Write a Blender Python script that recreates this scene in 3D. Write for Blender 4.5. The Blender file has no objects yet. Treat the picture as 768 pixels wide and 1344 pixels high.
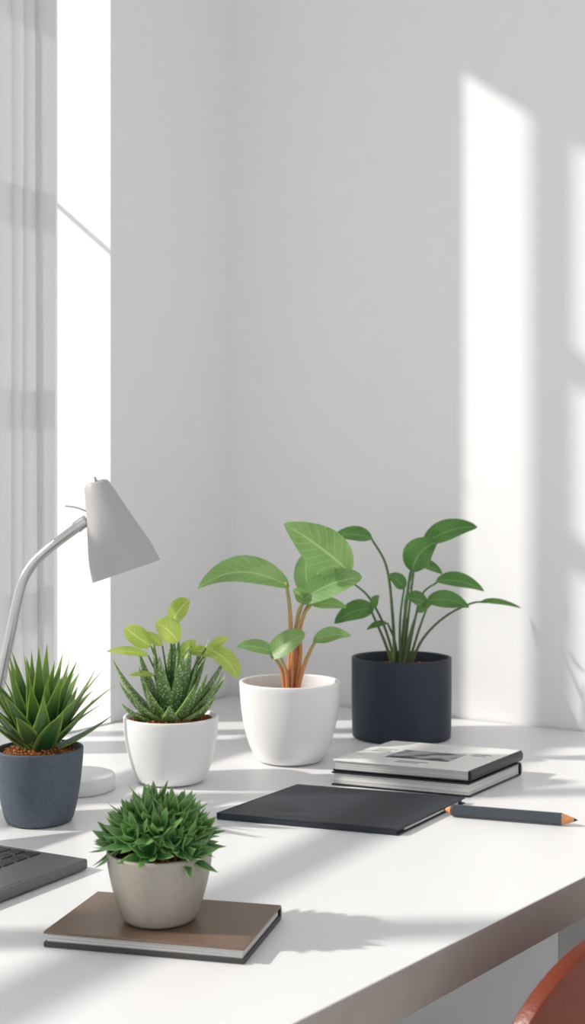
import bpy, bmesh, math, random
from mathutils import Vector, Matrix
random.seed(7)
scene = bpy.context.scene
V = Vector
DESK = 0.75

# ---------------------------------------------------------------- materials
def new_mat(name):
    m = bpy.data.materials.new(name); m.use_nodes = True
    nt = m.node_tree
    return m, nt, nt.nodes['Principled BSDF'], nt.nodes['Material Output']

def mat(name, col, rough=0.5, spec=0.5, metal=0.0, noise=0.0, nscale=40, bump=0.0, bscale=200, coat=0.0):
    m, nt, b, o = new_mat(name)
    b.inputs['Base Color'].default_value = (*col, 1)
    b.inputs['Roughness'].default_value = rough
    b.inputs['Specular IOR Level'].default_value = spec
    b.inputs['Metallic'].default_value = metal
    b.inputs['Coat Weight'].default_value = coat
    tc = nt.nodes.new('ShaderNodeTexCoord')
    if noise > 0:
        n = nt.nodes.new('ShaderNodeTexNoise'); n.inputs['Scale'].default_value = nscale
        n.inputs['Detail'].default_value = 6
        nt.links.new(tc.outputs['Object'], n.inputs['Vector'])
        r = nt.nodes.new('ShaderNodeValToRGB')
        r.color_ramp.elements[0].position = 0.3; r.color_ramp.elements[1].position = 0.7
        r.color_ramp.elements[0].color = (*[c*(1-noise) for c in col], 1)
        r.color_ramp.elements[1].color = (*[min(1, c*(1+noise)) for c in col], 1)
        nt.links.new(n.outputs['Fac'], r.inputs['Fac'])
        nt.links.new(r.outputs['Color'], b.inputs['Base Color'])
    if bump > 0:
        n2 = nt.nodes.new('ShaderNodeTexNoise'); n2.inputs['Scale'].default_value = bscale
        n2.inputs['Detail'].default_value = 4
        nt.links.new(tc.outputs['Object'], n2.inputs['Vector'])
        bp = nt.nodes.new('ShaderNodeBump'); bp.inputs['Strength'].default_value = bump
        bp.inputs['Distance'].default_value = 0.002
        nt.links.new(n2.outputs['Fac'], bp.inputs['Height'])
        nt.links.new(bp.outputs['Normal'], b.inputs['Normal'])
    return m

def leaf_mat(name, base, light, vein, transl=0.35, rough=0.38, veins=9, edge=None, spots=False, vv=0.35, tipk=0.7):
    """UV based leaf: u across (0..1), v along (0..1)."""
    m, nt, b, o = new_mat(name)
    N = nt.nodes.new; Lk = nt.links.new
    uv = N('ShaderNodeUVMap'); uv.uv_map = 'UVMap'
    sep = N('ShaderNodeSeparateXYZ'); Lk(uv.outputs['UV'], sep.inputs[0])
    def math_(op, a, bb=None):
        n = N('ShaderNodeMath'); n.operation = op
        for i, x in enumerate((a, bb)):
            if x is None: continue
            if isinstance(x, (int, float)): n.inputs[i].default_value = x
            else: Lk(x, n.inputs[i])
        return n.outputs[0]
    def mixc(f, a, c):
        n = N('ShaderNodeMix'); n.data_type = 'RGBA'
        Lk(f, n.inputs[0])
        for i, x in ((6, a), (7, c)):
            if isinstance(x, tuple): n.inputs[i].default_value = (*x, 1)
            else: Lk(x, n.inputs[i])
        return n.outputs[2]
    ax = math_('ABSOLUTE', math_('SUBTRACT', sep.outputs[0], 0.5))       # 0 centre .. .5 edge
    tc = N('ShaderNodeTexCoord')
    nz = N('ShaderNodeTexNoise'); nz.inputs['Scale'].default_value = 25; nz.inputs['Detail'].default_value = 3
    Lk(tc.outputs['Object'], nz.inputs['Vector'])
    ramp = N('ShaderNodeValToRGB'); ramp.color_ramp.elements[0].position = 0.35; ramp.color_ramp.elements[1].position = 0.65
    Lk(nz.outputs['Fac'], ramp.inputs['Fac'])
    c = mixc(ramp.outputs['Color'], base, light)
    # side veins
    ph = math_('SUBTRACT', math_('MULTIPLY', sep.outputs[1], float(veins)), math_('MULTIPLY', ax, 4.0))
    fr = math_('ABSOLUTE', math_('SUBTRACT', math_('FRACT', ph), 0.5))
    vm = N('ShaderNodeMapRange'); vm.inputs[1].default_value = 0.0; vm.inputs[2].default_value = 0.10
    vm.inputs[3].default_value = vv; vm.inputs[4].default_value = 0.0
    Lk(fr, vm.inputs[0])
    c = mixc(vm.outputs[0], c, vein)
    mm = N('ShaderNodeMapRange'); mm.inputs[1].default_value = 0.012; mm.inputs[2].default_value = 0.04
    mm.inputs[3].default_value = 0.8 if not spots else 0.0; mm.inputs[4].default_value = 0.0
    Lk(ax, mm.inputs[0])
    c = mixc(mm.outputs[0], c, vein)
    if edge:
        em = N('ShaderNodeMapRange'); em.inputs[1].default_value = 0.30; em.inputs[2].default_value = 0.5
        em.inputs[3].default_value = 0.0; em.inputs[4].default_value = 0.85
        Lk(ax, em.inputs[0]); c = mixc(em.outputs[0], c, edge)
        tm = N('ShaderNodeMapRange'); tm.inputs[1].default_value = 0.45; tm.inputs[2].default_value = 1.0
        tm.inputs[3].default_value = 0.0; tm.inputs[4].default_value = tipk
        Lk(sep.outputs[1], tm.inputs[0]); c = mixc(tm.outputs[0], c, edge)
    if spots:
        vo = N('ShaderNodeTexVoronoi'); vo.inputs['Scale'].default_value = 300
        Lk(tc.outputs['Object'], vo.inputs['Vector'])
        sm = N('ShaderNodeMapRange'); sm.inputs[1].default_value = 0.24; sm.inputs[2].default_value = 0.36
        sm.inputs[3].default_value = 0.85; sm.inputs[4].default_value = 0.0
        Lk(vo.outputs['Distance'], sm.inputs[0]); c = mixc(sm.outputs[0], c, (0.62, 0.72, 0.5))
    Lk(c, b.inputs['Base Color'])
    b.inputs['Roughness'].default_value = rough
    bp = N('ShaderNodeBump'); bp.inputs['Strength'].default_value = 0.25; bp.inputs['Distance'].default_value = 0.001
    Lk(vm.outputs[0], bp.inputs['Height']); Lk(bp.outputs['Normal'], b.inputs['Normal'])
    if transl > 0:
        t = N('ShaderNodeBsdfTranslucent')
        hs = N('ShaderNodeHueSaturation'); hs.inputs['Hue'].default_value = 0.475
        hs.inputs['Saturation'].default_value = 1.08; hs.inputs['Value'].default_value = 2.1
        Lk(c, hs.inputs['Color']); Lk(hs.outputs[0], t.inputs['Color'])
        mx = N('ShaderNodeMixShader'); mx.inputs[0].default_value = transl
        Lk(b.outputs[0], mx.inputs[1]); Lk(t.outputs[0], mx.inputs[2]); Lk(mx.outputs[0], o.inputs['Surface'])
    return m

M_wall = mat('wall_plaster', (0.82, 0.815, 0.815), 0.9, 0.2, noise=0.006, nscale=30, bump=0.15, bscale=320)
M_ceil = mat('ceiling_paint', (0.82, 0.82, 0.82), 0.9, 0.2, bump=0.1)
M_floor = mat('floor_resin', (0.74, 0.73, 0.71), 0.5, 0.4, noise=0.04, nscale=4)
M_desk = mat('desk_lacquer', (0.80, 0.80, 0.80), 0.36, 0.4, noise=0.008, nscale=12)
M_desk_edge = mat('desk_edge_taupe', (0.36, 0.315, 0.285), 0.6, 0.3, noise=0.05, nscale=30)
M_frame = mat('window_frame_white', (0.75, 0.76, 0.78), 0.45)
M_navy = mat('navy_ceramic', (0.015, 0.022, 0.037), 0.5, 0.4, noise=0.06, nscale=60, bump=0.05)
M_white = mat('white_ceramic', (0.80, 0.795, 0.785), 0.32, 0.5)
M_slate = mat('slate_stoneware', (0.080, 0.098, 0.125), 0.65, 0.4, noise=0.18, nscale=350, bump=0.35, bscale=500)
M_taupe = mat('taupe_stoneware', (0.31, 0.285, 0.24), 0.42, 0.45, noise=0.05, nscale=200, bump=0.08, bscale=400)
M_soil = mat('soil', (0.18, 0.07, 0.028), 0.95, 0.1, noise=0.6, nscale=160, bump=1.0, bscale=300)
M_pebble = mat('bark_chip', (0.40, 0.15, 0.05), 0.9, 0.2, noise=0.5, nscale=120)
M_lamp = mat('lamp_powder_coat', (0.43, 0.42, 0.41), 0.45, 0.4, bump=0.05, bscale=600)
M_lampin = mat('lamp_inner_white', (0.7, 0.7, 0.7), 0.5)
M_arm = mat('lamp_arm_metal', (0.55, 0.55, 0.55), 0.28, 0.5, metal=0.8)
M_rod = mat('curtain_rod_metal', (0.5, 0.5, 0.5), 0.4, 0.5, metal=0.6)
M_lampbase = mat('lamp_base_white', (0.74, 0.74, 0.74), 0.4)
M_note = mat('charcoal_cover', (0.028, 0.033, 0.043), 0.5, 0.35, noise=0.05, nscale=200, bump=0.12, bscale=700)
M_black = mat('black_cover', (0.012, 0.013, 0.016), 0.35, 0.45)
M_brown = mat('bronze_cover', (0.17, 0.11, 0.075), 0.34, 0.5, noise=0.06, nscale=60, bump=0.05, bscale=500)
M_dkbrown = mat('dark_board', (0.045, 0.04, 0.04), 0.5)
M_pale = mat('pale_cover', (0.78, 0.775, 0.75), 0.42, 0.4, noise=0.015, nscale=50)
M_ink = mat('printed_ink', (0.12, 0.12, 0.12), 0.6)
M_pencil = mat('pencil_slate', (0.045, 0.055, 0.068), 0.35, 0.5)
M_wood = mat('pencil_wood', (0.62, 0.28, 0.12), 0.6, 0.3, noise=0.15, nscale=150)
M_lead = mat('graphite', (0.03, 0.03, 0.03), 0.4)
M_lap = mat('laptop_aluminium', (0.14, 0.142, 0.15), 0.42, 0.5, metal=0.4)
M_key = mat('laptop_keycap', (0.018, 0.02, 0.023), 0.5)
M_screen = mat('laptop_screen_glass', (0.01, 0.01, 0.012), 0.08, 0.6)
M_chair = mat('chair_rust_leather', (0.16, 0.026, 0.007), 0.36, 0.4, noise=0.12, nscale=25, bump=0.2, bscale=300)
M_chairleg = mat('chair_leg_wood', (0.35, 0.2, 0.1), 0.5, noise=0.2, nscale=20)

def paper_mat():
    m, nt, b, o = new_mat('page_block')
    tc = nt.nodes.new('ShaderNodeTexCoord'); mp = nt.nodes.new('ShaderNodeMapping')
    mp.inputs['Scale'].default_value = (3, 3, 900)
    n = nt.nodes.new('ShaderNodeTexNoise'); n.inputs['Scale'].default_value = 1.0
    r = nt.nodes.new('ShaderNodeValToRGB')
    r.color_ramp.elements[0].position = 0.35; r.color_ramp.elements[1].position = 0.65
    r.color_ramp.elements[0].color = (0.38, 0.38, 0.37, 1); r.color_ramp.elements[1].color = (0.72, 0.72, 0.70, 1)
    nt.links.new(tc.outputs['Object'], mp.inputs[0]); nt.links.new(mp.outputs[0], n.inputs['Vector'])
    nt.links.new(n.outputs['Fac'], r.inputs[0]); nt.links.new(r.outputs[0], b.inputs['Base Color'])
    b.inputs['Roughness'].default_value = 0.8
    return m
M_paper = paper_mat()

def photo_print_mat():
    m, nt, b, o = new_mat('cover_photo_print')
    tc = nt.nodes.new('ShaderNodeTexCoord'); mp = nt.nodes.new('ShaderNodeMapping')
    mp.inputs['Scale'].default_value = (30, 60, 1)
    n = nt.nodes.new('ShaderNodeTexNoise'); n.inputs['Scale'].default_value = 1.0; n.inputs['Detail'].default_value = 8
    r = nt.nodes.new('ShaderNodeValToRGB')
    r.color_ramp.elements[0].position = 0.40; r.color_ramp.elements[1].position = 0.60
    r.color_ramp.elements[0].color = (0.05, 0.05, 0.055, 1); r.color_ramp.elements[1].color = (0.45, 0.45, 0.45, 1)
    nt.links.new(tc.outputs['Object'], mp.inputs[0]); nt.links.new(mp.outputs[0], n.inputs['Vector'])
    nt.links.new(n.outputs['Fac'], r.inputs[0]); nt.links.new(r.outputs[0], b.inputs['Base Color'])
    b.inputs['Roughness'].default_value = 0.4
    return m
M_print = photo_print_mat()

def curtain_mat():
    m, nt, b, o = new_mat('curtain_linen')
    b.inputs['Base Color'].default_value = (0.70, 0.70, 0.70, 1); b.inputs['Roughness'].default_value = 0.9
    t = nt.nodes.new('ShaderNodeBsdfTranslucent'); t.inputs[0].default_value = (0.6, 0.6, 0.6, 1)
    mx = nt.nodes.new('ShaderNodeMixShader'); mx.inputs[0].default_value = 0.18
    tr = nt.nodes.new('ShaderNodeBsdfTransparent')
    mx2 = nt.nodes.new('ShaderNodeMixShader'); mx2.inputs[0].default_value = 0.03
    nt.links.new(b.outputs[0], mx.inputs[1]); nt.links.new(t.outputs[0], mx.inputs[2])
    nt.links.new(mx.outputs[0], mx2.inputs[1]); nt.links.new(tr.outputs[0], mx2.inputs[2])
    nt.links.new(mx2.outputs[0], o.inputs['Surface'])
    return m
M_curtain = curtain_mat()

def glass_mat():
    m, nt, b, o = new_mat('window_glass')
    tr = nt.nodes.new('ShaderNodeBsdfTransparent'); gl = nt.nodes.new('ShaderNodeBsdfGlossy')
    gl.inputs['Roughness'].default_value = 0.02
    mx = nt.nodes.new('ShaderNodeMixShader'); mx.inputs[0].default_value = 0.05
    nt.links.new(tr.outputs[0], mx.inputs[1]); nt.links.new(gl.outputs[0], mx.inputs[2])
    nt.links.new(mx.outputs[0], o.inputs['Surface'])
    return m
M_glass = glass_mat()

def stem_mat(name, low, high):
    m, nt, b, o = new_mat(name)
    uv = nt.nodes.new('ShaderNodeUVMap'); uv.uv_map = 'UVMap'
    s = nt.nodes.new('ShaderNodeSeparateXYZ'); nt.links.new(uv.outputs[0], s.inputs[0])
    r = nt.nodes.new('ShaderNodeValToRGB')
    r.color_ramp.elements[0].position = 0.25; r.color_ramp.elements[0].color = (*low, 1)
    r.color_ramp.elements[1].position = 0.85; r.color_ramp.elements[1].color = (*high, 1)
    nt.links.new(s.outputs[1], r.inputs[0]); nt.links.new(r.outputs[0], b.inputs['Base Color'])
    b.inputs['Roughness'].default_value = 0.5
    return m
M_stemA = stem_mat('stem_coral', (0.62, 0.25, 0.11), (0.38, 0.34, 0.12))
M_stemB = stem_mat('stem_green', (0.08, 0.12, 0.035), (0.07, 0.15, 0.05))
M_leafA = leaf_mat('leaf_sage', (0.14, 0.28, 0.085), (0.21, 0.37, 0.135), (0.34, 0.48, 0.23), 0.38, 0.40, vv=0.4)
M_leafB = leaf_mat('leaf_deep', (0.045, 0.145, 0.03), (0.08, 0.21, 0.05), (0.17, 0.31, 0.10), 0.30, 0.34, vv=0.3)
M_leafC = leaf_mat('leaf_lime', (0.25, 0.38, 0.07), (0.38, 0.50, 0.13), (0.54, 0.63, 0.26), 0.38, 0.42, veins=8)
M_haw = leaf_mat('haworthia_skin', (0.05, 0.125, 0.03), (0.09, 0.18, 0.045), (0.2, 0.3, 0.1), 0.0, 0.42, spots=True, vv=0.0, edge=(0.20, 0.33, 0.08))
M_agave = leaf_mat('agave_skin', (0.02, 0.095, 0.035), (0.05, 0.16, 0.05), (0.06, 0.17, 0.05), 0.28, 0.30, vv=0.0, edge=(0.34, 0.48, 0.09), tipk=0.6)
M_succ = leaf_mat('succulent_skin', (0.022, 0.11, 0.025), (0.06, 0.21, 0.045), (0.08, 0.22, 0.05), 0.18, 0.25, vv=0.0, edge=(0.32, 0.52, 0.18), tipk=0.55)

# ---------------------------------------------------------------- mesh helpers
def link(ob, parent=None):
    scene.collection.objects.link(ob)
    if parent: ob.parent = parent
    return ob

def empty(name, loc=(0, 0, 0), rotz=0.0):
    e = bpy.data.objects.new(name, None); e.empty_display_size = 0.05
    e.location = loc; e.rotation_euler = (0, 0, rotz)
    return link(e)

def to_obj(bm, name, mats, parent=None, smooth=True, recalc=True, bevel=0.0):
    if recalc: bmesh.ops.recalc_face_normals(bm, faces=bm.faces)
    me = bpy.data.meshes.new(name); bm.to_mesh(me); bm.free()
    for m in (mats if isinstance(mats, (list, tuple)) else [mats]): me.materials.append(m)
    if smooth:
        for p in me.polygons: p.use_smooth = True
    ob = bpy.data.objects.new(name, me); link(ob, parent)
    if bevel > 0:
        md = ob.modifiers.new('bev', 'BEVEL'); md.width = bevel; md.segments = 3; md.limit_method = 'ANGLE'
        md.harden_normals = False
    return ob

def bm_box(bm, corners_fn, x0, x1, y0, y1, z0, z1, mi=0):
    vs = [bm.verts.new(corners_fn(x, y, z)) for z in (z0, z1) for (x, y) in ((x0, y0), (x1, y0), (x1, y1), (x0, y1))]
    fs = []
    for idx in ((0, 3, 2, 1), (4, 5, 6, 7), (0, 1, 5, 4), (1, 2, 6, 5), (2, 3, 7, 6), (3, 0, 4, 7)):
        f = bm.faces.new([vs[i] for i in idx]); f.material_index = mi; fs.append(f)
    return fs

def lathe_bm(bm, prof, segs=72, mi=0, center=(0, 0, 0), axis=None):
    rings = []
    q = Matrix.Identity(3) if axis is None else V((0, 0, 1)).rotation_difference(V(axis).normalized()).to_matrix()
    c = V(center)
    for r, z in prof:
        if r < 1e-6:
            rings.append([bm.verts.new(c + q @ V((0, 0, z)))])
        else:
            rings.append([bm.verts.new(c + q @ V((r*math.cos(2*math.pi*i/segs), r*math.sin(2*math.pi*i/segs), z))) for i in range(segs)])
    for a, b in zip(rings[:-1], rings[1:]):
        for i in range(segs):
            j = (i+1) % segs
            if len(a) == 1 and len(b) == 1: continue
            if len(a) == 1: f = bm.faces.new((a[0], b[i], b[j]))
            elif len(b) == 1: f = bm.faces.new((a[i], a[j], b[0]))
            else: f = bm.faces.new((a[i], a[j], b[j], b[i]))
            f.material_index = mi

def catmull(pts, n=8):
    pts = [V(p) for p in pts]
    if len(pts) == 2: return [pts[0].lerp(pts[1], i/n) for i in range(n+1)]
    P = [2*pts[0]-pts[1]] + pts + [2*pts[-1]-pts[-2]]
    out = []
    for k in range(1, len(P)-2):
        for i in range(n):
            t = i/n
            out.append(0.5*((2*P[k]) + (P[k+1]-P[k-1])*t + (2*P[k-1]-5*P[k]+4*P[k+1]-P[k+2])*t*t + (-P[k-1]+3*P[k]-3*P[k+1]+P[k+2])*t**3))
    out.append(pts[-1])
    return out

def tube(bm, pts, r0, r1, segs=12, mi=0, n=8, uvl=None, cap=True):
    path = catmull(pts, n); m = len(path); rings = []
    up = V((0.13, 1, 0.07)).normalized()
    for i, p in enumerate(path):
        t = (path[min(i+1, m-1)] - path[max(i-1, 0)]).normalized()
        a = t.cross(up).normalized(); b = a.cross(t).normalized()
        r = r0 + (r1-r0)*i/(m-1)
        rings.append([bm.verts.new(p + r*(a*math.cos(2*math.pi*k/segs) + b*math.sin(2*math.pi*k/segs))) for k in range(segs)])
    for i in range(m-1):
        for k in range(segs):
            f = bm.faces.new((rings[i][k], rings[i][(k+1) % segs], rings[i+1][(k+1) % segs], rings[i+1][k]))
            f.material_index = mi
            if uvl:
                for lp, vv in zip(f.loops, (i, i, i+1, i+1)): lp[uvl].uv = (0.5, vv/(m-1))
    if cap:
        bm.faces.new(rings[0][::-1]).material_index = mi; bm.faces.new(rings[-1]).material_index = mi

def prof_ovate(v):   return (max(0, math.sin(math.pi*min(1, v**0.85))))**0.75 * (1-0.15*v)
def prof_ell(v):     return (max(0, math.sin(math.pi*v)))**0.6
def prof_lance(v):   return (0.72+0.9*v-0.9*v*v)*(1-v**2.2)**0.9 if v < 1 else 0
def prof_point(v):   return (0.50+1.7*v-1.5*v*v)*(1-v**2.4) if v < 1 else 0
def prof_agave(v):   return (0.80+0.8*v-1.0*v*v)*(1-v**1.8) if v < 1 else 0
def prof_round(v):   return (max(0, math.sin(math.pi*min(1, 0.06+0.94*v))))**0.55

def leaf(bm, uvl, base, tip, width, bend=(0, 0, 0), nrm=(0, -0.5, 0.85), cup=0.15, prof=prof_ovate, n=16, m=8, mi=0, wave=0.0, serr=0.0):
    base, tip, bend, nrm = V(base), V(tip), V(bend), V(nrm).normalized()
    mid = (base+tip)/2 + bend*1.0
    rows = []; ph = random.random()*6
    for i in range(n+1):
        v = i/n
        c = base*(1-v)**2 + 2*mid*v*(1-v) + tip*v*v
        T = (2*(1-v)*(mid-base) + 2*v*(tip-mid)).normalized()
        S = T.cross(nrm).normalized(); Nn = S.cross(T).normalized()
        w = width*0.5*prof(v)
        if serr: w *= 1 + serr*(1 if i % 2 else -1)
        row = []
        for j in range(m+1):
            x = -1+2*j/m
            row.append(bm.verts.new(c + S*w*x + Nn*(cup*abs(x)**1.4*w*2*0.5 + wave*width*math.sin(v*9+ph+x*1.5)*abs(x))))
        rows.append(row)
    for i in range(n):
        for j in range(m):
            f = bm.faces.new((rows[i][j], rows[i][j+1], rows[i+1][j+1], rows[i+1][j])); f.material_index = mi
            for lp, (a, b) in zip(f.loops, ((j, i), (j+1, i), (j+1, i+1), (j, i+1))): lp[uvl].uv = (a/m, b/n)

def fleshy(bm, uvl, base, tip, width, thick, bend=(0, 0, 0), nrm=(0, 0, 1), n=10, m=10, prof=prof_lance, mi=0):
    base, tip, bend, nrm = V(base), V(tip), V(bend), V(nrm).normalized()
    mid = (base+tip)/2 + bend; rows = []
    for i in range(n+1):
        v = i/n
        c = base*(1-v)**2 + 2*mid*v*(1-v) + tip*v*v
        T = (2*(1-v)*(mid-base) + 2*v*(tip-mid)).normalized()
        S = T.cross(nrm)
        S = S.normalized() if S.length > 1e-4 else V((1, 0, 0))
        Nn = S.cross(T).normalized()
        k = prof(v)
        row = []
        for j in range(m):
            a = 2*math.pi*j/m
            sn = math.sin(a)
            row.append(bm.verts.new(c + S*(width/2*k*math.cos(a)) + Nn*(thick/2*k*(sn if sn < 0 else sn*0.35 - 0.12))))
        rows.append(row)
    for i in range(n):
        for j in range(m):
            j2 = (j+1) % m
            f = bm.faces.new((rows[i][j], rows[i][j2], rows[i+1][j2], rows[i+1][j])); f.material_index = mi
            for lp, (a, b) in zip(f.loops, ((j, i), (j+1, i), (j+1, i+1), (j, i+1))):
                lp[uvl].uv = (0.5+0.5*math.cos(2*math.pi*a/m), b/n)
    bm.faces.new(rows[0][::-1]); 

def leaf_bm():
    bm = bmesh.new(); return bm, bm.loops.layers.uv.new('UVMap')

def smooth_profile(pts, n=6):
    p = catmull([(a, 0, b) for a, b in pts], n)
    return [(max(0, q.x), q.z) for q in p]

def make_pot(parent, outer, wall, soil_z, m, segs=80, lip=0.0015):
    R, H = outer[-1]
    prof = [(0, 0.0), (outer[0][0]-0.003, 0.0)] + smooth_profile([(outer[0][0]-0.001, 0.0008)] + outer[1:], 6)
    prof += [(R-lip*0.3, H+lip*0.8), (R-wall*0.5, H+lip*1.1), (R-wall+lip*0.3, H+lip*0.8), (R-wall, H-0.001)]
    prof += [(R-wall*1.2, H-min(0.01, (H-soil_z)*0.6)), (R-wall*1.4, soil_z), (R-wall*1.5, soil_z-0.01), (0, soil_z-0.01)]
    bm = bmesh.new(); lathe_bm(bm, prof, segs)
    to_obj(bm, 'pot', m, parent)
    bm = bmesh.new(); rs = R-wall*1.45
    rr = [rs*i/9 for i in range(10)][::-1]
    rings = []
    for r in rr[:-1]:
        rings.append([bm.verts.new((r*math.cos(2*math.pi*k/48), r*math.sin(2*math.pi*k/48), soil_z + random.uniform(-.0015, .0015) + 0.005*(1-(r/rs)**2))) for k in range(48)])
    cc = bm.verts.new((0, 0, soil_z+0.005))
    for a, b in zip(rings[:-1], rings[1:]):
        for k in range(48): bm.faces.new((a[k], a[(k+1) % 48], b[(k+1) % 48], b[k]))
    for k in range(48): bm.faces.new((rings[-1][k], rings[-1][(k+1) % 48], cc))
    for f in bm.faces: f.material_index = 0
    for _ in range(150):
        a = random.random()*6.283; r = rs*math.sqrt(random.random())*0.95; s = random.uniform(.0012, .0032)
        mt = Matrix.Translation((r*math.cos(a), r*math.sin(a), soil_z+0.005*(1-(r/rs)**2)+s*.4)) @ Matrix.Rotation(random.random()*3, 4, V((random.random(), random.random(), random.random()+.1)).normalized()) @ Matrix.Diagonal((s, s*random.uniform(.5, 1), s*random.uniform(.4, .9), 1))
        g = bmesh.ops.create_icosphere(bm, subdivisions=1, radius=1, matrix=mt)
        for v in g['verts']:
            for f in v.link_faces: f.material_index = 1
    to_obj(bm, 'soil', [M_soil, M_pebble], parent, smooth=False)

# ---------------------------------------------------------------- room
C0 = V((-0.135, 2.5)); U = V((0.848, -0.530)); W = V((-0.530, -0.848))
def LW(w, k, z):    # along the window wall w, outward depth k
    p = C0 + W*w - U*k; return (p.x, p.y, z)
def BW(t, k, z):    # along the back wall t, outward depth k
    p = C0 + U*t - W*k; return (p.x, p.y, z)
CEIL = 3.0; W0, W1 = 0.396, 2.75; SILL = 0.752; HEAD = 2.66; TH = 0.26

bm = bmesh.new()
bm_box(bm, LW, -0.2, W0, 0, TH, 0, CEIL)
bm_box(bm, LW, W0, W1, 0, TH, 0, SILL)
bm_box(bm, LW, W0, W1, 0, TH, HEAD, CEIL)
bm_box(bm, LW, W1, 4.2, 0, TH, 0, CEIL)
to_obj(bm, 'wall_left', M_wall, smooth=False)
bm = bmesh.new(); bm_box(bm, BW, 0.0, 4.5, 0, 0.2, 0, CEIL); to_obj(bm, 'wall_back', M_wall, smooth=False)
def RM(t, w, z): p = C0 + U*t + W*w; return (p.x, p.y, z)
bm = bmesh.new(); bm_box(bm, RM, -TH, 4.5, -0.2, 4.2, -0.1, 0); to_obj(bm, 'floor', M_floor, smooth=False)
bm = bmesh.new(); bm_box(bm, RM, -TH, 4.5, -0.2, 4.2, CEIL, CEIL+0.1); to_obj(bm, 'ceiling', M_ceil, smooth=False)
bm = bmesh.new(); bm_box(bm, BW, 0.016, 4.5, -0.014, -0.0005, 0, 0.09); to_obj(bm, 'baseboard_back', M_frame, smooth=False, bevel=0.004)
bm = bmesh.new(); bm_box(bm, LW, 0.0, 4.2, -0.014, -0.0005, 0, 0.09); to_obj(bm, 'baseboard_left', M_frame, smooth=False, bevel=0.004)

# window
win = empty('window_1')
FK0, FK1 = 0.165, 0.205
bm = bmesh.new()
bm_box(bm, LW, W0, W0+0.022, FK0, FK1, SILL, HEAD)
bm_box(bm, LW, W1-0.04, W1, FK0, FK1, SILL, HEAD)
bm_box(bm, LW, W0+0.022, W1-0.04, FK0, FK1, 2.60, HEAD)
bm_box(bm, LW, W0+0.022, W1-0.04, FK0, FK1, SILL, SILL+0.03)
for a, b in ((0.637, 0.6755), (1.22, 1.26), (1.86, 1.90), (2.3, 2.34)):
    bm_box(bm, LW, a, b, FK0, FK1, SILL+0.03, 2.60)
for a, b in ((0.6755, 1.22), (1.26, 1.86), (1.90, 2.3), (2.34, W1-0.04)):
    for zc in (1.16, 1.50, 1.84, 2.18):  # transoms out of view, added to throw shadow bands across the desk
        bm_box(bm, LW, a, b, FK0+0.005, FK1-0.005, zc-0.023, zc+0.023)
to_obj(bm, 'window_frame', M_frame, win, smooth=False, bevel=0.002)
bm = bmesh.new(); bm_box(bm, LW, W0+0.01, W1-0.01, 0.184, 0.187, SILL+0.01, HEAD-0.01)
to_obj(bm, 'window_glass', M_glass, win, smooth=False)
bm = bmesh.new()
tube(bm, [LW(W0, 0.158, 1.768), LW(W0+0.06, 0.158, 1.768), LW(W0+0.118, 0.158, 1.768)], 0.0045, 0.0045, n=4)  # short rod added to cast the diagonal shadow on the jamb
to_obj(bm, 'jamb_shadow_rod', M_rod, win)

# curtain, gathered panel hanging in front of window
cur = empty('window_curtain')
bm = bmesh.new(); cols = []
N = 150
for i in range(N+1):
    f = i/N; w = 0.578 + 0.135*f
    k0 = -0.032
    if f < 0.26: off = 0.004*math.sin(f/0.26*math.pi)
    elif f < 0.34: off = 0.020*math.sin((f-0.26)/0.08*math.pi)
    else:
        g = (f-0.34)/0.66
        off = -0.010*abs(math.sin(g*math.pi*3.0))**0.8
    col = []
    for j in range(25):
        z = 0.765 + (2.80-0.765)*j/24
        spread = 1 + 0.05*math.sin(z*3+f*4)
        col.append(bm.verts.new(LW(w + 0.003*math.sin(z*2.3+f*9), k0 + off*spread, z)))
    cols.append(col)
for a, b in zip(cols[:-1], cols[1:]):
    for j in range(24): bm.faces.new((a[j], a[j+1], b[j+1], b[j]))
to_obj(bm, 'curtain_panel', M_curtain, cur, recalc=False)
bm = bmesh.new(); tube(bm, [LW(0.36, -0.036, 2.82), LW(1.5, -0.036, 2.82), LW(2.9, -0.036, 2.82)], 0.011, 0.011, n=4)
for w in (0.38, 1.6, 2.88): tube(bm, [LW(w, -0.036, 2.82), LW(w, 0.0, 2.82)], 0.006, 0.006, n=2)
to_obj(bm, 'curtain_rod', M_rod, cur)

# ---------------------------------------------------------------- desk
desk = empty('desk')
top = [(-0.131, 2.492), (0.868, 1.868), (0.0, 0.893), (-0.50, 0.331), (-1.135, 0.90)]
bm = bmesh.new()
lo = [bm.verts.new((x, y, DESK-0.045)) for x, y in top]; hi = [bm.verts.new((x, y, DESK)) for x, y in top]
bm.faces.new(hi); bm.faces.new(lo[::-1])
for i in range(5):
    f = bm.faces.new((lo[i], lo[(i+1) % 5], hi[(i+1) % 5], hi[i])); f.material_index = 1
to_obj(bm, 'desk_top', [M_desk, M_desk_edge], desk, smooth=False, bevel=0.0015)
bm = bmesh.new()
for (x, y) in ((0.415, 1.62), (-0.55, 0.50), (-1.03, 0.93), (-0.17, 2.33)):
    fn = lambda a, b, z, x=x, y=y: (x + a*U.x + b*(-W.x), y + a*U.y + b*(-W.y), z)
    bm_box(bm, fn, -0.03, 0.03, -0.03, 0.03, 0, DESK-0.0455)
to_obj(bm, 'desk_legs', M_rod, desk, smooth=False, bevel=0.003)

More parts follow.
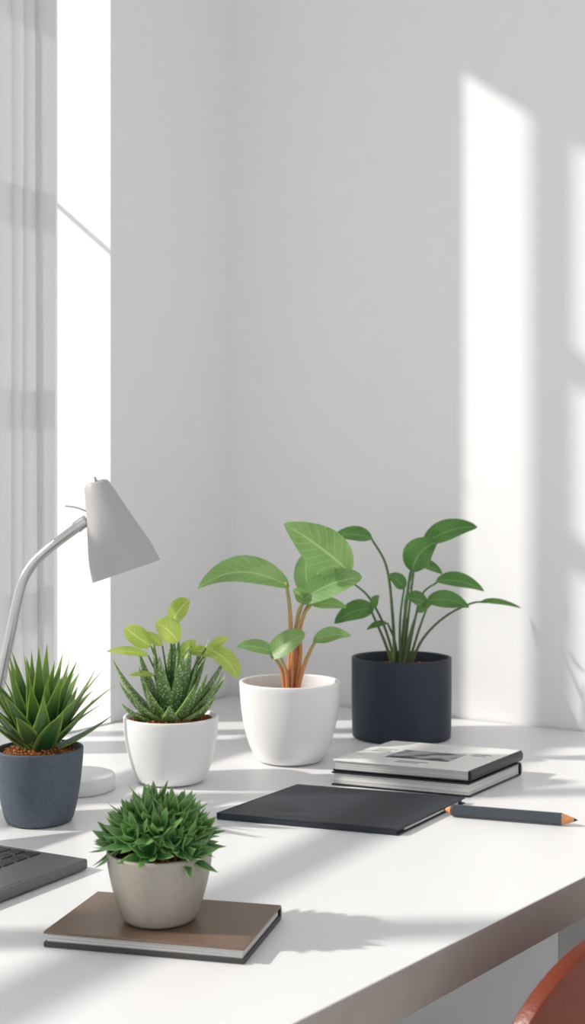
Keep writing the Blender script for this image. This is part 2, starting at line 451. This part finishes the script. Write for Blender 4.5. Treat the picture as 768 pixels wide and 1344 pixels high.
# ---------------------------------------------------------------- chair
ch = empty('rust_leather_chair')
E = V((0.663, 0.748)).normalized(); NN = V((0.748, -0.663)).normalized()
Bc = V((0.314, 1.085))
def CH(x, y, z):   # x along width, y away from desk (+) / under desk (-)
    p = Bc + E*x + NN*y; return (p.x, p.y, z)
path = catmull([(0, -0.40, 0.435), (0, -0.34, 0.45), (0, -0.18, 0.44), (0, -0.07, 0.455), (0, -0.02, 0.53), (0, 0.0, 0.64), (0, 0.012, 0.771)], 8)
bm = bmesh.new(); rows = []
L = len(path)-1
for i, p in enumerate(path):
    v = i/L
    hw = 0.195
    if v < 0.12: hw *= math.sqrt(max(0, 1-((0.12-v)/0.12)**2))*0.3+0.7
    row = []
    for j in range(29):
        x = -1+2*j/28
        b = min(1, max(0, (v-0.45)/0.4))
        dz = 0
        if v > 0.62:   # rounded top: lower the outer part
            q = ((v-0.62)/0.38)
            dz = -q*0.125*(1-math.sqrt(max(0, 1-abs(x)**2.7)))
        up = (1-b)*0.02*abs(x)**3
        row.append(bm.verts.new(CH(x*hw*(1-0.04*b), p.y - b*0.035*x*x, p.z+dz+up)))
    rows.append(row)
for a, b in zip(rows[:-1], rows[1:]):
    for j in range(28): bm.faces.new((a[j], a[j+1], b[j+1], b[j]))
o = to_obj(bm, 'chair_shell', M_chair, ch)
md = o.modifiers.new('sol', 'SOLIDIFY'); md.thickness = 0.016; md.offset = 0
md = o.modifiers.new('bv', 'BEVEL'); md.width = 0.006; md.segments = 3; md.limit_method = 'ANGLE'
bm = bmesh.new()
for sx in (-1, 1):
    tube(bm, [CH(sx*0.13, -0.08, 0.44), CH(sx*0.19, -0.02, 0.0)], 0.015, 0.010, n=2)
    tube(bm, [CH(sx*0.13, -0.32, 0.44), CH(sx*0.19, -0.38, 0.0)], 0.015, 0.010, n=2)
to_obj(bm, 'chair_legs', M_chairleg, ch)

# ---------------------------------------------------------------- pots & plants
# 1. navy pot plant
s = 0.00136
p = empty('potted_philodendron', (0.1945, 2.04, DESK+0.0005))
Hn = 0.140
make_pot(p, [(0.086, 0), (0.0875, 0.004), (0.0885, 0.04), (0.089, 0.09), (0.089, Hn)], 0.006, Hn-0.018, M_navy)
def PB(x, y, z): return V((x*s, y*s, Hn + z*s))
bm, uvl = leaf_bm()
def stB(pts, r=2.3): tube(bm, [PB(*q) for q in pts], r*s, r*s*0.6, 8, uvl=uvl)
stB([(-8, 0, -14), (-12, 0, 60), (-20, 0, 120), (-40, -2, 157)])
stB([(0, 2, -14), (4, 0, 50), (10, 0, 100), (14, -2, 120)], 2.6)
stB([(3, 4, -14), (12, 12, 70), (22, 30, 125), (34, 40, 148)], 2.0)
stB([(6, 4, -14), (18, 18, 40), (32, 40, 80), (56, 60, 96)], 2.0)
stB([(8, 0, -14), (22, -4, 35), (34, -8, 70)], 2.0)
stB([(-2, -4, -14), (-2, -4, 50), (3, -6, 92)], 2.0)
stB([(-10, -2, -14), (-24, -6, 25), (-36, -8, 52), (-42, -8, 66)], 2.2)
stB([(11, 4, -14), (30, 18, 22), (62, 36, 50), (100, 50, 67), (122, 54, 68)], 2.0)
stB([(-6, 4, -14), (-22, 6, 40), (-42, 6, 78), (-64, 2, 98)], 2.0)
stB([(-4, 8, -14), (-8, 8, 20), (-18, 6, 45)], 2.0)
stB([(2, -8, -14), (10, -8, 30), (20, -10, 62)], 2.0)
stB([(2, 10, -14), (8, 14, 30), (6, 16, 70), (16, 16, 110)], 1.8)
for bx, tx, wd, bd, nr, cp in (
    ((-38, -2, 156), (-90, -10, 158), 26, (0, 0, 9), (0.1, -0.8, 0.6), .25),
    ((13, -2, 112), (46, -12, 152), 44, (-10, -4, 12), (-0.45, -0.85, 0.2), .25),
    ((32, 40, 146), (108, 50, 170), 36, (2, 0, 16), (-0.1, -0.8, 0.6), .3),
    ((28, 24, 122), (57, 24, 108), 19, (0, 0, 5), (0.2, -0.7, 0.6), .2),
    ((3, -6, 90), (-20, -14, 108), 22, (4, 0, 6), (0.2, -0.9, 0.35), .2),
    ((52, 58, 96), (120, 66, 82), 27, (2, 0, 14), (0.1, -0.75, 0.6), .3),
    ((32, -8, 74), (88, -10, 66), 28, (0, 0, 12), (0.1, -0.8, 0.5), .2),
    ((34, -8, 70), (2, -22, 80), 26, (0, 0, 5), (0, -0.8, 0.6), .2),
    ((-36, -8, 64), (-89, -18, 46), 31, (0, 0, 13), (-0.1, -0.8, 0.5), .2),
    ((-40, -8, 66), (-30, -20, 82), 15, (0, 0, 3), (0, -0.8, 0.6), .2),
    ((112, 52, 69), (168, 54, 60), 13, (0, 0, 6), (0, -0.6, 0.8), .3),
    ((-62, 2, 97), (-108, -8, 84), 24, (0, 0, 10), (0, -0.7, 0.7), .2),
    ((-18, 6, 44), (-46, -2, 36), 12, (0, 0, 6), (0, -0.6, 0.7), .2),
    ((20, -10, 60), (40, -20, 74), 14, (0, 0, 3), (0, -0.8, 0.6), .2),
    ):
    leaf(bm, uvl, PB(*bx), PB(*tx), wd*s, V(bd)*s, nr, cp, wave=0.015, mi=1)
to_obj(bm, 'foliage', [M_stemB, M_leafB], p, recalc=False)

# 2. middle white pot
s = 0.001227
p = empty('potted_peperomia', (-0.0043, 1.84, DESK+0.0005))
Hn = 0.1265
make_pot(p, [(0.046, 0), (0.053, 0.004), (0.0635, 0.022), (0.0725, 0.05), (0.0785, 0.085), (0.0815, Hn)], 0.007, Hn-0.022, M_white)
def PB(x, y, z): return V((x*s, y*s, Hn + z*s))
bm, uvl = leaf_bm()
def stB(pts, r=3.2): tube(bm, [PB(*q) for q in pts], r*s, r*s*0.6, 10, uvl=uvl)
stB([(-3, 0, -18), (1, -1, 50), (0, -3, 95), (-5, -5, 131)], 3.6)
stB([(3, 4, -18), (10, 6, 50), (22, 8, 95), (48, 6, 122), (74, 0, 142)], 3.2)
stB([(7, 0, -18), (14, 2, 40), (10, 0, 85), (22, 0, 110)], 3.2)
stB([(0, 3, -18), (6, 4, 60), (16, 6, 100), (26, 6, 120)], 3.0)
stB([(-6, -3, -18), (-10, -5, 14), (-18, -8, 30), (-24, -9, 41)], 3.0)
stB([(-2, -6, -18), (-5, -9, 15), (-12, -12, 34)], 2.8)
stB([(8, -3, -18), (18, -6, 20), (28, -8, 44), (36, -9, 58)], 3.2)
stB([(2, -3, -18), (4, -4, 40), (14, -5, 80), (30, -6, 104)], 2.6)
for bx, tx, wd, bd, nr, cp in (
    ((0, -5, 124), (-119, -24, 123), 46, (-8, 0, 42), (-0.1, -0.75, 0.6), .35),
    ((80, 0, 142), (-8, -26, 208), 62, (8, 0, 2), (-0.35, -0.8, 0.4), .18),
    ((16, -2, 106), (94, -18, 138), 38, (-4, 0, 12), (-0.2, -0.85, 0.4), .25),
    ((26, 8, 112), (22, 2, 168), 32, (-5, 0, 0), (-0.3, -0.9, 0.1), .2),
    ((-18, -9, 38), (-70, -22, 48), 23, (0, 0, 9), (0.0, -0.75, 0.65), .25),
    ((-26, -12, 36), (20, -26, 66), 33, (-2, 0, 3), (-0.2, -0.8, 0.5), .2),
    ((30, -9, 54), (79, -22, 62), 25, (0, 0, 9), (0.1, -0.75, 0.6), .25),
    ((28, -6, 102), (74, -12, 98), 22, (0, 0, 6), (0, -0.7, 0.65), .2),
    ((24, 6, 118), (68, 6, 132), 30, (0, 0, 4), (0, -0.9, 0.4), .15),
    ((22, 0, 104), (4, -12, 122), 20, (0, 0, 3), (0.1, -0.9, 0.3), .15),
    ):
    leaf(bm, uvl, PB(*bx), PB(*tx), wd*s, V(bd)*s, nr, cp, prof=prof_round if 25 < wd < 40 else prof_ovate, wave=0.018, mi=1, n=22)
to_obj(bm, 'foliage', [M_stemA, M_leafA], p, recalc=False)

# 3. left white pot - haworthia + broad lime leaves
s = 0.001133
p = empty('potted_haworthia', (-0.1807, 1.70, DESK+0.0005))
Hn = 0.0955
make_pot(p, [(0.044, 0), (0.050, 0.004), (0.058, 0.02), (0.0645, 0.045), (0.0690, 0.07), (0.0706, Hn)], 0.006, Hn-0.004, M_white)
def PB(x, y, z): return V((x*s, y*s, Hn + z*s))
bm, uvl = leaf_bm()
for tx in ((-78, 5, 76), (-66, -20, 50), (-60, -38, 24), (-40, -20, 70), (-24, 5, 102), (10, 0, 112), (18, -26, 88), (-12, -30, 84),
           (38, 8, 94), (76, 8, 86), (70, -12, 62), (62, -36, 34), (-26, -48, 46), (36, -46, 50), (0, 20, 108), (48, 22, 100), (-46, 22, 86),
           (4, -56, 24), (-44, -46, 34), (50, -28, 62), (-66, 24, 50), (70, 30, 50), (28, -12, 100)):
    T = V(tx); n_ = V((-T.x*0.6, -T.y*0.6, 60))
    base = V((T.x*0.12, T.y*0.12, -6))
    fleshy(bm, uvl, PB(*base), PB(*T), 28*s, 18*s, V((T.x*0.12, T.y*0.12, -8 if T.z < 80 else 0))*s, n_, mi=0, n=14)
to_obj(bm, 'spiky_leaves', M_haw, p, recalc=True)
bm, uvl = leaf_bm()
for bx, tx, wd, bd, nr in (
    ((0, 2, 120), (25, -4, 153), 30, (-4, 0, 5), (-0.35, -0.8, 0.35)),
    ((10, -6, 98), (-19, -16, 124), 34, (4, 0, 6), (0.3, -0.85, 0.4)),
    ((-26, 0, 92), (-60, -8, 118), 28, (-2, 0, 0), (0.3, -0.85, 0.4)),
    ((-30, 0, 80), (-84, -8, 86), 16, (0, 0, 6), (0.1, -0.7, 0.7)),
    ((46, -2, 90), (88, -16, 52), 27, (10, 0, 10), (0.4, -0.8, 0.4)),
    ((12, -2, 76), (34, -6, 100), 22, (0, 0, 4), (-0.3, -0.85, 0.3)),
    ((48, 6, 86), (77, 0, 102), 15, (0, 0, 6), (-0.2, -0.8, 0.5)),
    ((-20, -18, 56), (-52, -26, 57), 10, (0, 0, 5), (0, -0.7, 0.7)),
    ((-12, 6, 92), (-40, 4, 108), 16, (0, 0, 5), (0.1, -0.85, 0.4)),
    ((24, 6, 84), (56, -2, 78), 18, (0, 0, 8), (0.1, -0.8, 0.5)),
    ):
    leaf(bm, uvl, PB(*bx), PB(*tx), wd*s, V(bd)*s, nr, .2, wave=0.02, serr=0.035, n=22, mi=1, prof=prof_ell if wd > 22 else prof_ovate)
    b_ = V(bx)
    tube(bm, [PB(b_.x*0.15, b_.y*0.2, -5), PB(b_.x*0.5, b_.y*0.5+3, b_.z*0.55), PB(*b_)], 1.6*s, 1.1*s, 8, uvl=uvl, mi=0)
to_obj(bm, 'broad_leaves', [M_stemB, M_leafC], p, recalc=False)

# 4. slate pot - agave
s = 0.000987
p = empty('potted_agave', (-0.3277, 1.48, DESK+0.0005))
Hn = 0.0935
make_pot(p, [(0.038, 0), (0.0425, 0.003), (0.0475, 0.02), (0.0525, 0.05), (0.0553, 0.078), (0.0562, Hn)], 0.005, Hn-0.004, M_slate)
def PB(x, y, z): return V((x*s, y*s, Hn + z*s))
bm, uvl = leaf_bm()
K = 50
for i in range(K):
    f = i/(K-1); a = i*2.39996 + 0.4
    el = math.radians(27 + 54*f**0.9 + random.uniform(-6, 6))
    Ln = (116 + 18*f)*random.uniform(0.84, 1.08)
    d = V((math.cos(a)*math.cos(el), math.sin(a)*math.cos(el), math.sin(el)))
    base = V((math.cos(a)*11*(1-f*0.6), math.sin(a)*11*(1-f*0.6), -3 + 6*f))
    tip = base + d*Ln
    hz = V((math.cos(a), math.sin(a), 0))
    nr = (V((0, 0, 1))*math.cos(el) - hz*math.sin(el)).normalized()
    fleshy(bm, uvl, PB(*base), PB(*tip), (35-9*f)*s, 8*s, (hz*(-4) + V((0, 0, 9*(1-f)+3)))*s*(1 if i % 3 else -0.6), nr, n=14, m=12, prof=prof_agave)
to_obj(bm, 'rosette_leaves', M_agave, p, recalc=True)

# 5. front taupe pot - cluster succulent
s = 0.000722
BT = 0.0145   # thickness of the book below
p = empty('potted_succulent', (-0.1259, 1.083, DESK+0.001+BT))
Hn = 0.0645
make_pot(p, [(0.031, 0), (0.0350, 0.003), (0.0400, 0.015), (0.0455, 0.035), (0.0488, 0.052), (0.0500, Hn)], 0.0045, Hn-0.004, M_taupe)
def PB(x, y, z): return V((x*s, y*s, Hn + z*s))
bm, uvl = leaf_bm()
K = 30
rnd = random.Random(21)
for i in range(K):
    h = 1 - (i+0.5)/K*0.98; a = i*2.39996 + 1.1
    rr = math.sqrt(max(0, 1-h*h))
    ax = V((rr*math.cos(a), rr*math.sin(a), h))
    jr = rnd.uniform(0.82, 1.14)
    c = V((ax.x*56*jr, ax.y*50*jr, 2 + ax.z*50*jr))
    q = V((0, 0, 1)).rotation_difference((ax*1.0 + V((0, 0, 0.45))).normalized())
    nl = 12
    for j in range(nl):
        fj = j/(nl-1); aj = j*2.39996 + i*1.3
        el = math.radians(12 + 62*fj + rnd.uniform(-10, 10)); Ln = (44 - 11*fj)*rnd.uniform(.75, 1.15)
        d = V((math.cos(aj)*math.cos(el), math.sin(aj)*math.cos(el), math.sin(el)))
        nr = V((-math.cos(aj)*math.sin(el), -math.sin(aj)*math.sin(el), math.cos(el)))
        d = q @ d; nr = q @ nr
        t_ = c + d*Ln
        if t_.z < -12: t_.z = -12 + (t_.z+12)*0.35
        fleshy(bm, uvl, PB(*(c - ax*4)), PB(*t_), 17*s, 6.5*s, -nr*3.5*s, nr, n=10, m=8, prof=prof_point)
to_obj(bm, 'rosette_leaves', M_succ, p, recalc=True)
bm, uvl = leaf_bm()
for i in range(14):
    a = i*2.4; tube(bm, [PB(math.cos(a)*14, math.sin(a)*14, -8), PB(math.cos(a)*36, math.sin(a)*32, 20)], 2.5*s, 2*s, 6, uvl=uvl, n=3)
to_obj(bm, 'stems', M_stemB, p, recalc=False)

# ---------------------------------------------------------------- desk lamp
lamp = empty('desk_lamp')
s = 0.0011; LY = 1.65
def LP(px, y, pz): return V(((px-384)*s, LY + y, 1.15 - (pz-672)*s))
bm = bmesh.new()
lathe_bm(bm, [(0, 0), (0.054, 0), (0.056, 0.002), (0.056, 0.018), (0.0545, 0.0205), (0.052, 0.0215), (0, 0.0225)], 64, center=(-0.3124, LY, DESK+0.0005))
to_obj(bm, 'lamp_base', M_lampbase, lamp)
bm = bmesh.new()
tube(bm, [V((-0.338, LY+0.01, DESK+0.021)), LP(30, 0.012, 970), LP(-4, 0.012, 925), LP(0, 0.01, 890), LP(10, 0.01, 840), LP(24, 0.01, 775), LP(38, 0.01, 745), LP(62, 0.008, 721), LP(104, 0.0, 690)], 0.0076, 0.0070, 16, n=8)
tube(bm, [LP(100, 0, 693), LP(106, 0, 688), LP(114, 0, 683)], 0.0085, 0.0085, 16, n=3)
tube(bm, [LP(84, -0.004, 664), LP(100, -0.004, 666), LP(114, -0.002, 671)], 0.0012, 0.0012, 8, n=3)
to_obj(bm, 'lamp_arm', M_arm, lamp)
topc = LP(126, 0, 634); botc = LP(166, 0, 750); axis = (botc-topc); Ls = axis.length; axis.normalize()
prof = [(0, -0.0015), (0.013, -0.0015), (0.0165, 0.0), (0.0185, 0.003), (0.0225, 0.018), (0.0295, 0.045), (0.0380, 0.075), (0.0460, 0.103), (0.0505, Ls-0.004), (0.0515, Ls)]
inner = [(0.0500, Ls), (0.0480, Ls-0.004), (0.0430, 0.103), (0.0345, 0.075), (0.026, 0.045), (0.020, 0.018), (0, 0.014)]
bm = bmesh.new()
lathe_bm(bm, prof[:4] + smooth_profile(prof[4:], 4), 72, center=topc, axis=axis)
lathe_bm(bm, [(0.0515, Ls), (0.0500, Ls)], 72, center=topc, axis=axis)
lathe_bm(bm, inner, 72, center=topc, axis=axis, mi=1)
bmesh.ops.remove_doubles(bm, verts=bm.verts, dist=1e-6)
to_obj(bm, 'lamp_shade', [M_lamp, M_lampin], lamp, recalc=False)
bm = bmesh.new()
lathe_bm(bm, [(0, -0.009), (0.0025, -0.009), (0.003, -0.008), (0.003, -0.003), (0.005, -0.003), (0.005, 0.001), (0, 0.001)], 20, center=topc, axis=axis)
lathe_bm(bm, [(0, 0.03), (0.012, 0.03), (0.014, 0.04), (0.019, 0.06), (0.020, 0.075), (0.014, 0.088), (0, 0.093)], 32, center=topc, axis=axis)
to_obj(bm, 'lamp_knob_and_bulb', M_arm, lamp)

# ---------------------------------------------------------------- books
def frame_fn(P0, ax, ay):
    P0, ax, ay = V(P0), V(ax).normalized(), V(ay).normalized()
    return lambda x, y, z: (P0.x + ax.x*x + ay.x*y, P0.y + ax.y*x + ay.y*y, z)

def book(name, fn, L, D, z0, T, mtop, mbot, spine='right', mspine=None, cov=0.0022, covb=None):
    covb = covb or cov
    e = empty(name)
    bm = bmesh.new(); bm_box(bm, fn, 0, L, 0, D, z0+T-cov, z0+T); to_obj(bm, 'front_cover', mtop, e, smooth=False, bevel=0.0006)
    bm = bmesh.new(); bm_box(bm, fn, 0, L, 0, D, z0, z0+covb); to_obj(bm, 'back_cover', mbot, e, smooth=False, bevel=0.0006)
    i = 0.0025
    x0, x1, y0, y1 = i, L-i, i, D-i
    bm = bmesh.new(); bm_box(bm, fn, x0, x1, y0, y1, z0+covb, z0+T-cov); to_obj(bm, 'page_block', M_paper, e, smooth=False)
    bm = bmesh.new(); n = 10; ra = []
    for k in range(n+1):
        a = -math.pi/2 + math.pi*k/n; ra.append((math.cos(a)*T*0.28, z0+T/2+math.sin(a)*T/2*1.0))
    ends = []
    for tt in (0, 1):
        row = []
        for (o_, z) in ra:
            if spine == 'right': q = fn(L-0.001+o_, tt*D, z)
            elif spine == 'left': q = fn(0.001-o_, tt*D, z)
            elif spine == 'back': q = fn(tt*L, D-0.001+o_, z)
            row.append(bm.verts.new(q))
        ends.append(row)
    for k in range(n): bm.faces.new((ends[0][k], ends[0][k+1], ends[1][k+1], ends[1][k]))
    bm.faces.new(ends[0]); bm.faces.new(ends[1][::-1])
    to_obj(bm, 'spine', mspine or mbot, e, smooth=False)
    return e

# brown book under front pot
fn = frame_fn((-0.229, 1.050), (0.186, -0.041), (0.031, 0.110))
book('brown_hardcover_book', fn, 0.191, 0.115, DESK+0.0005, BT, M_brown, M_dkbrown, 'back', M_brown, cov=0.0025, covb=0.0045)
# stack on the right
ax, ay = (0.189, -0.074), (0.090, 0.124)
fn = frame_fn((0.057, 1.674), ax, ay)
book('black_hardcover_book', fn, 0.205, 0.168, DESK+0.0005, 0.0195, M_black, M_black, 'back', M_black)
fn2 = frame_fn((0.059, 1.678), ax, ay)
z1 = DESK+0.0205; T1 = 0.0165
e = book('pale_photo_book', fn2, 0.203, 0.170, z1, T1, M_pale, M_black, 'right', M_black)
bm = bmesh.new(); zt = z1+T1
bm_box(bm, fn2, 0.055, 0.150, 0.045, 0.105, zt+0.0001, zt+0.0004)
to_obj(bm, 'cover_photo', M_print, e, smooth=False)
bm = bmesh.new()
for x0, x1, y in ((0.015, 0.045, 0.10), (0.015, 0.04, 0.09), (0.015, 0.045, 0.08), (0.158, 0.185, 0.11), (0.158, 0.18, 0.10), (0.085, 0.13, 0.026), (0.085, 0.12, 0.018)):
    bm_box(bm, fn2, x0, x1, y, y+0.002, zt+0.0001, zt+0.0004)
to_obj(bm, 'cover_lettering', M_ink, e, smooth=False)

# charcoal notebook
e = empty('charcoal_notebook')
fn = frame_fn((-0.098, 1.486), (0.2263, -0.074), (0.104, 0.154))
bm = bmesh.new(); bm_box(bm, fn, 0, 0.241, 0, 0.189, DESK+0.0068, DESK+0.009); bm_box(bm, fn, 0, 0.241, 0, 0.189, DESK+0.0005, DESK+0.002)
bm_box(bm, fn, -0.001, 0.002, 0, 0.189, DESK+0.0005, DESK+0.009); 
to_obj(bm, 'notebook_cover', M_note, e, smooth=False, bevel=0.0004)
bm = bmesh.new(); bm_box(bm, fn, 0.003, 0.237, 0.001, 0.187, DESK+0.002, DESK+0.0068)
to_obj(bm, 'notebook_pages', M_note, e, smooth=False)
bm = bmesh.new(); bm_box(bm, fn, 0.2372, 0.2395, 0.02, 0.17, DESK+0.003, DESK+0.0058)
to_obj(bm, 'notebook_page_edge', M_paper, e, smooth=False)

# pencil
e = empty('charcoal_pencil')
A = V((0.1985, 1.505, DESK+0.0084)); B = V((0.363, 1.452, DESK+0.0084)); d = (B-A); Lp = d.length; d.normalize()
bm = bmesh.new(); r = 0.0078
lathe_bm(bm, [(0.0056, 0.010), (r, 0.013), (r, Lp-0.020)], 8, 0, A, d)
to_obj(bm, 'pencil_body', M_pencil, e, smooth=False)
bm = bmesh.new(); lathe_bm(bm, [(r*0.96, Lp-0.0205), (0.0026, Lp-0.005)], 24, 0, A, d); lathe_bm(bm, [(0.0058, 0.0102), (0.0018, 0.003)], 24, 0, A, d); to_obj(bm, 'pencil_wood', M_wood, e)
bm = bmesh.new(); lathe_bm(bm, [(0.0026, Lp-0.0052), (0, Lp)], 16, 0, A, d); lathe_bm(bm, [(0.0018, 0.0032), (0, 0)], 16, 0, A, d); to_obj(bm, 'pencil_lead', M_lead, e)

# ---------------------------------------------------------------- laptop
e = empty('laptop')
R0 = V((-0.228, 1.277))
fn = frame_fn(R0, (-0.50, -0.80), (-0.90, 0.43))     # x along front edge, y towards hinge
LL, LD = 0.30, 0.21
bm = bmesh.new(); bm_box(bm, fn, 0, LL, 0, LD, DESK+0.001, DESK+0.0130); to_obj(bm, 'laptop_base', M_lap, e, smooth=False, bevel=0.003)
bm = bmesh.new()
for r_ in range(6):
    for c_ in range(14):
        x = 0.010 + c_*0.0195; y = 0.058 + r_*0.0205
        bm_box(bm, fn, x, x+0.0165, y, y+0.0170, DESK+0.0127, DESK+0.0142)
to_obj(bm, 'laptop_keys', M_key, e, smooth=False, bevel=0.0006)
bm = bmesh.new(); bm_box(bm, fn, 0.095, 0.205, 0.006, 0.052, DESK+0.0129, DESK+0.0133); to_obj(bm, 'laptop_trackpad', M_lap, e, smooth=False)
def scr(x, y, z):   # screen plane leaning back
    a = math.radians(35); yy = LD + 0.002 + z*math.sin(a) + y*math.cos(a)
    return fn(x, yy, DESK+0.016 + z*math.cos(a) - y*math.sin(a))
bm = bmesh.new(); bm_box(bm, scr, 0, LL, 0, 0.006, 0, 0.195); to_obj(bm, 'laptop_lid', M_lap, e, smooth=False, bevel=0.002)
bm = bmesh.new(); bm_box(bm, scr, 0.008, LL-0.008, -0.0006, 0.0004, 0.01, 0.187); to_obj(bm, 'laptop_display', M_screen, e, smooth=False)

# ---------------------------------------------------------------- light
sd = bpy.data.lights.new('sun', 'SUN'); sd.energy = 4.1; sd.angle = math.radians(1.35); sd.color = (1.0, 0.955, 0.895)
so = bpy.data.objects.new('sun', sd); so.rotation_euler = V((0.998, 0.065, -0.65)).to_track_quat('-Z', 'Y').to_euler()
so.location = (-5, 2, 4); link(so)
w = bpy.data.worlds.new('sky'); scene.world = w; w.use_nodes = True
bg = w.node_tree.nodes['Background']; bg.inputs[0].default_value = (0.965, 0.972, 1.0, 1); bg.inputs[1].default_value = 1.03
scene.view_settings.view_transform = 'Standard'

# ---------------------------------------------------------------- camera
cd = bpy.data.cameras.new('camera'); cd.sensor_fit = 'VERTICAL'; cd.sensor_height = 36; cd.lens = 36*1500/1344
cd.dof.use_dof = True; cd.dof.focus_distance = 1.35; cd.dof.aperture_fstop = 7.1
co = bpy.data.objects.new('camera', cd); co.location = (0, 0, 1.15); co.rotation_euler = (math.radians(90), 0, 0)
link(co); scene.camera = co
